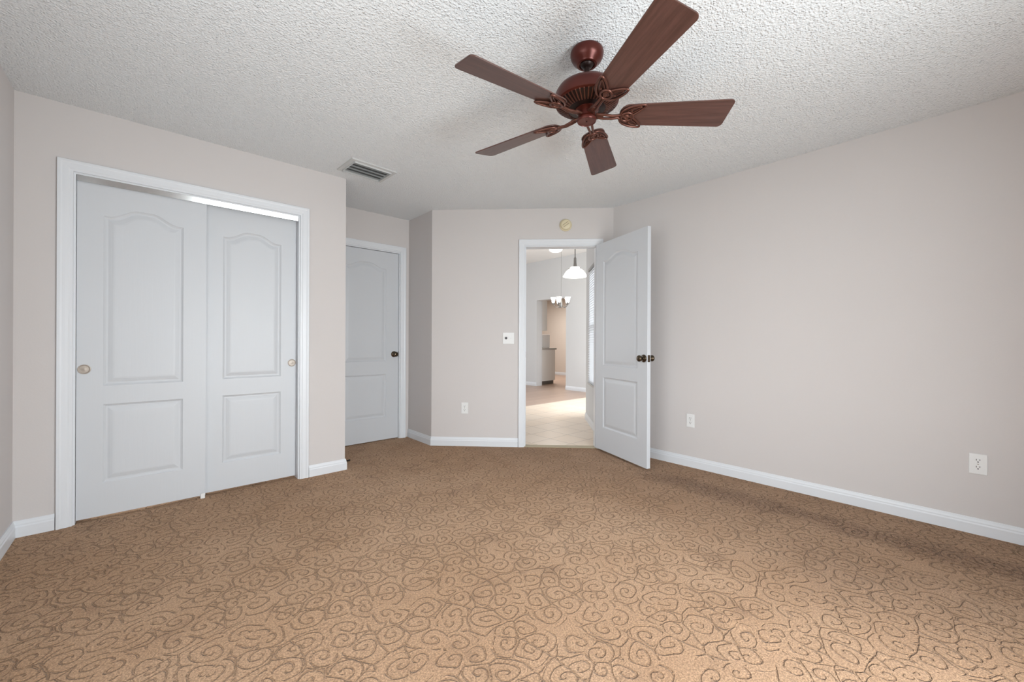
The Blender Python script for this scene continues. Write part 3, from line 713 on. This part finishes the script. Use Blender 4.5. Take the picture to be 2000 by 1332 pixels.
# pendant
PX, PY = 5.383, 4.368
t = thing('pendant_lamp', 'white glass pendant lamp glowing above the breakfast nook', 'pendant lamp', (PX, PY, HG))
bm = bmesh.new(); lathe(bm, [(.065, 0), (.065, -.012), (.045, -.03), (.010, -.035)], 32); obj('canopy', bm, M['nickel'], t, 40)
bm = bmesh.new(); lathe(bm, [(.009, -.03), (.009, 2.52-HG)], 12); lathe(bm, [(.010, 2.52-HG), (.022, 2.50-HG), (.024, 2.42-HG), (.030, 2.375-HG), (.030, 2.350-HG)], 20); obj('stem', bm, M['nickel'], t, 40)
bm = bmesh.new(); lathe(bm, [(.028, 2.352-HG), (.072, 2.348-HG), (.080, 2.338-HG), (.080, 2.318-HG), (.112, 2.306-HG), (.150, 2.276-HG), (.178, 2.232-HG), (.194, 2.205-HG), (.206, 2.190-HG), (.200, 2.184-HG), (.150, 2.192-HG)], 48, cap=False); obj('lamp_shade', bm, M['shade_glow'], t, 60)
bm = bmesh.new(); lathe(bm, [(.0005, 2.24-HG), (.025, 2.245-HG), (.032, 2.27-HG), (.020, 2.30-HG), (.012, 2.315-HG)], 20); obj('bulb', bm, M['bulb_glow'], t, 60)
for k_ in range(3):
    a = 2*PI*k_/3+.5
    bm = bmesh.new(); lathe(bm, [(.007, -.005), (.007, .010), (.003, .014)], 12, Matrix.Translation((.109*math.cos(a), .109*math.sin(a), 2.318-HG)) @ Matrix.Rotation(a, 4, 'Z') @ Matrix.Rotation(PI/2, 4, 'Y')); obj('screw', bm, M['nickel'], t)

# chandelier
CX, CY = 6.235, 5.415
t = thing('chandelier', 'small nickel chandelier with white bell glasses before the kitchen doorway', 'chandelier', (CX, CY, HG))
bm = bmesh.new(); lathe(bm, [(.055, 0), (.055, -.01), (.02, -.03), (.006, -.034)], 24); obj('canopy', bm, M['nickel'], t, 40)
bm = bmesh.new(); lathe(bm, [(.0022, -.03), (.0022, 2.0-HG), (.012, 1.98-HG), (.018, 1.90-HG), (.026, 1.84-HG), (.016, 1.79-HG), (.008, 1.765-HG), (.001, 1.755-HG)], 16); obj('stem', bm, M['nickel'], t, 40)
for k_ in range(5):
    a = 2*PI*k_/5+2.35
    mt = Matrix.Rotation(a, 4, 'Z')
    bm = bmesh.new(); tube(bm, [mt @ Vector(p) for p in ((.02, 0, 1.83-HG), (.05, 0, 1.79-HG), (.09, 0, 1.775-HG), (.135, 0, 1.795-HG), (.160, 0, 1.835-HG))], .006, 8); ar = obj('arm', bm, M['nickel'], t, 50)
    cm = Matrix.Translation(mt @ Vector((.160, 0, 0)))
    bm = bmesh.new(); lathe(bm, [(.010, 1.83-HG), (.028, 1.845-HG), (.030, 1.865-HG), (.020, 1.87-HG)], 20, cm); obj('cup', bm, M['nickel'], ar, 40)
    bm = bmesh.new(); lathe(bm, [(.022, 1.865-HG), (.030, 1.885-HG), (.036, 1.92-HG), (.046, 1.955-HG), (.056, 1.975-HG)], 24, cm, cap=False); obj('lamp_shade', bm, M['shade_glow'], ar, 60)

# kitchen cabinets, seen end-on through the far doorway
KY0 = 6.91
t = thing('base_cabinet', 'white base cabinet end seen through the kitchen doorway', 'cabinet', (XFB, KY0, 0))
bm = bmesh.new(); box(bm, (0.003, 0, .09), (.60, 2.0, .868)); obj('body', bm, M['cab'], t)
bm = bmesh.new(); box(bm, (0.003, .012, 0.004), (.56, 2.0, .09)); obj('toe_kick', bm, M['toe'], t)['label'] = 'dark recessed toe kick'
for j in range(4):
    bm = bmesh.new(); box(bm, (.601, .01+j*.5, .12), (.620, .49+j*.5, .85), bevel=.003); d_ = obj('door', bm, M['cab'], t)
    bm = bmesh.new(); lathe(bm, [(.006, 0), (.006, .012), (.014, .018), (.012, .026)], 16, Matrix.Translation((.620, .06+j*.5, .78)) @ Matrix.Rotation(PI/2, 4, 'Y')); obj('knob', bm, M['nickel'], d_, 40)
bm = bmesh.new(); box(bm, (XFB+.003, KY0-.02, .869), (XFB+.645, KY0+2.0, .907), bevel=.004); tag(obj('countertop', bm, M['counter']), 'grey countertop on the white base cabinet', 'countertop')
t = thing('wall_cabinet', 'white upper cabinet hung above the grey countertop', 'cabinet', (XFB, KY0, 1.345))
bm = bmesh.new(); box(bm, (.003, 0, 0), (.30, 2.0, .75)); obj('body', bm, M['cab'], t)
for j in range(4):
    bm = bmesh.new(); box(bm, (.301, .01+j*.5, .01), (.318, .49+j*.5, .74), bevel=.003); obj('door', bm, M['cab'], t)
t = thing('countertop_appliance', 'white boxy appliance standing on the kitchen countertop', 'appliance', (XFB+.40, KY0+.12, .908))
bm = bmesh.new(); box(bm, (-.14, 0, .008), (.14, .34, .345), bevel=.01); obj('body', bm, M['plate'], t)
bm = bmesh.new(); box(bm, (.141, .02, .03), (.150, .32, .33), bevel=.003); obj('door', bm, M['counter'], t)
for sx in (-.11, .11):
    for sy in (.03, .31):
        bm = bmesh.new(); lathe(bm, [(.012, 0), (.012, .009)], 12, Matrix.Translation((sx, sy, 0))); obj('foot', bm, M['rubber'], t)
area('fill_kitchen', (8.4, 7.9, 2.38), (0, 0, -1), 0.6, 0.6, 45, (1.0, 0.97, 0.93))  # added fill to brighten the kitchen, no fixture stands here
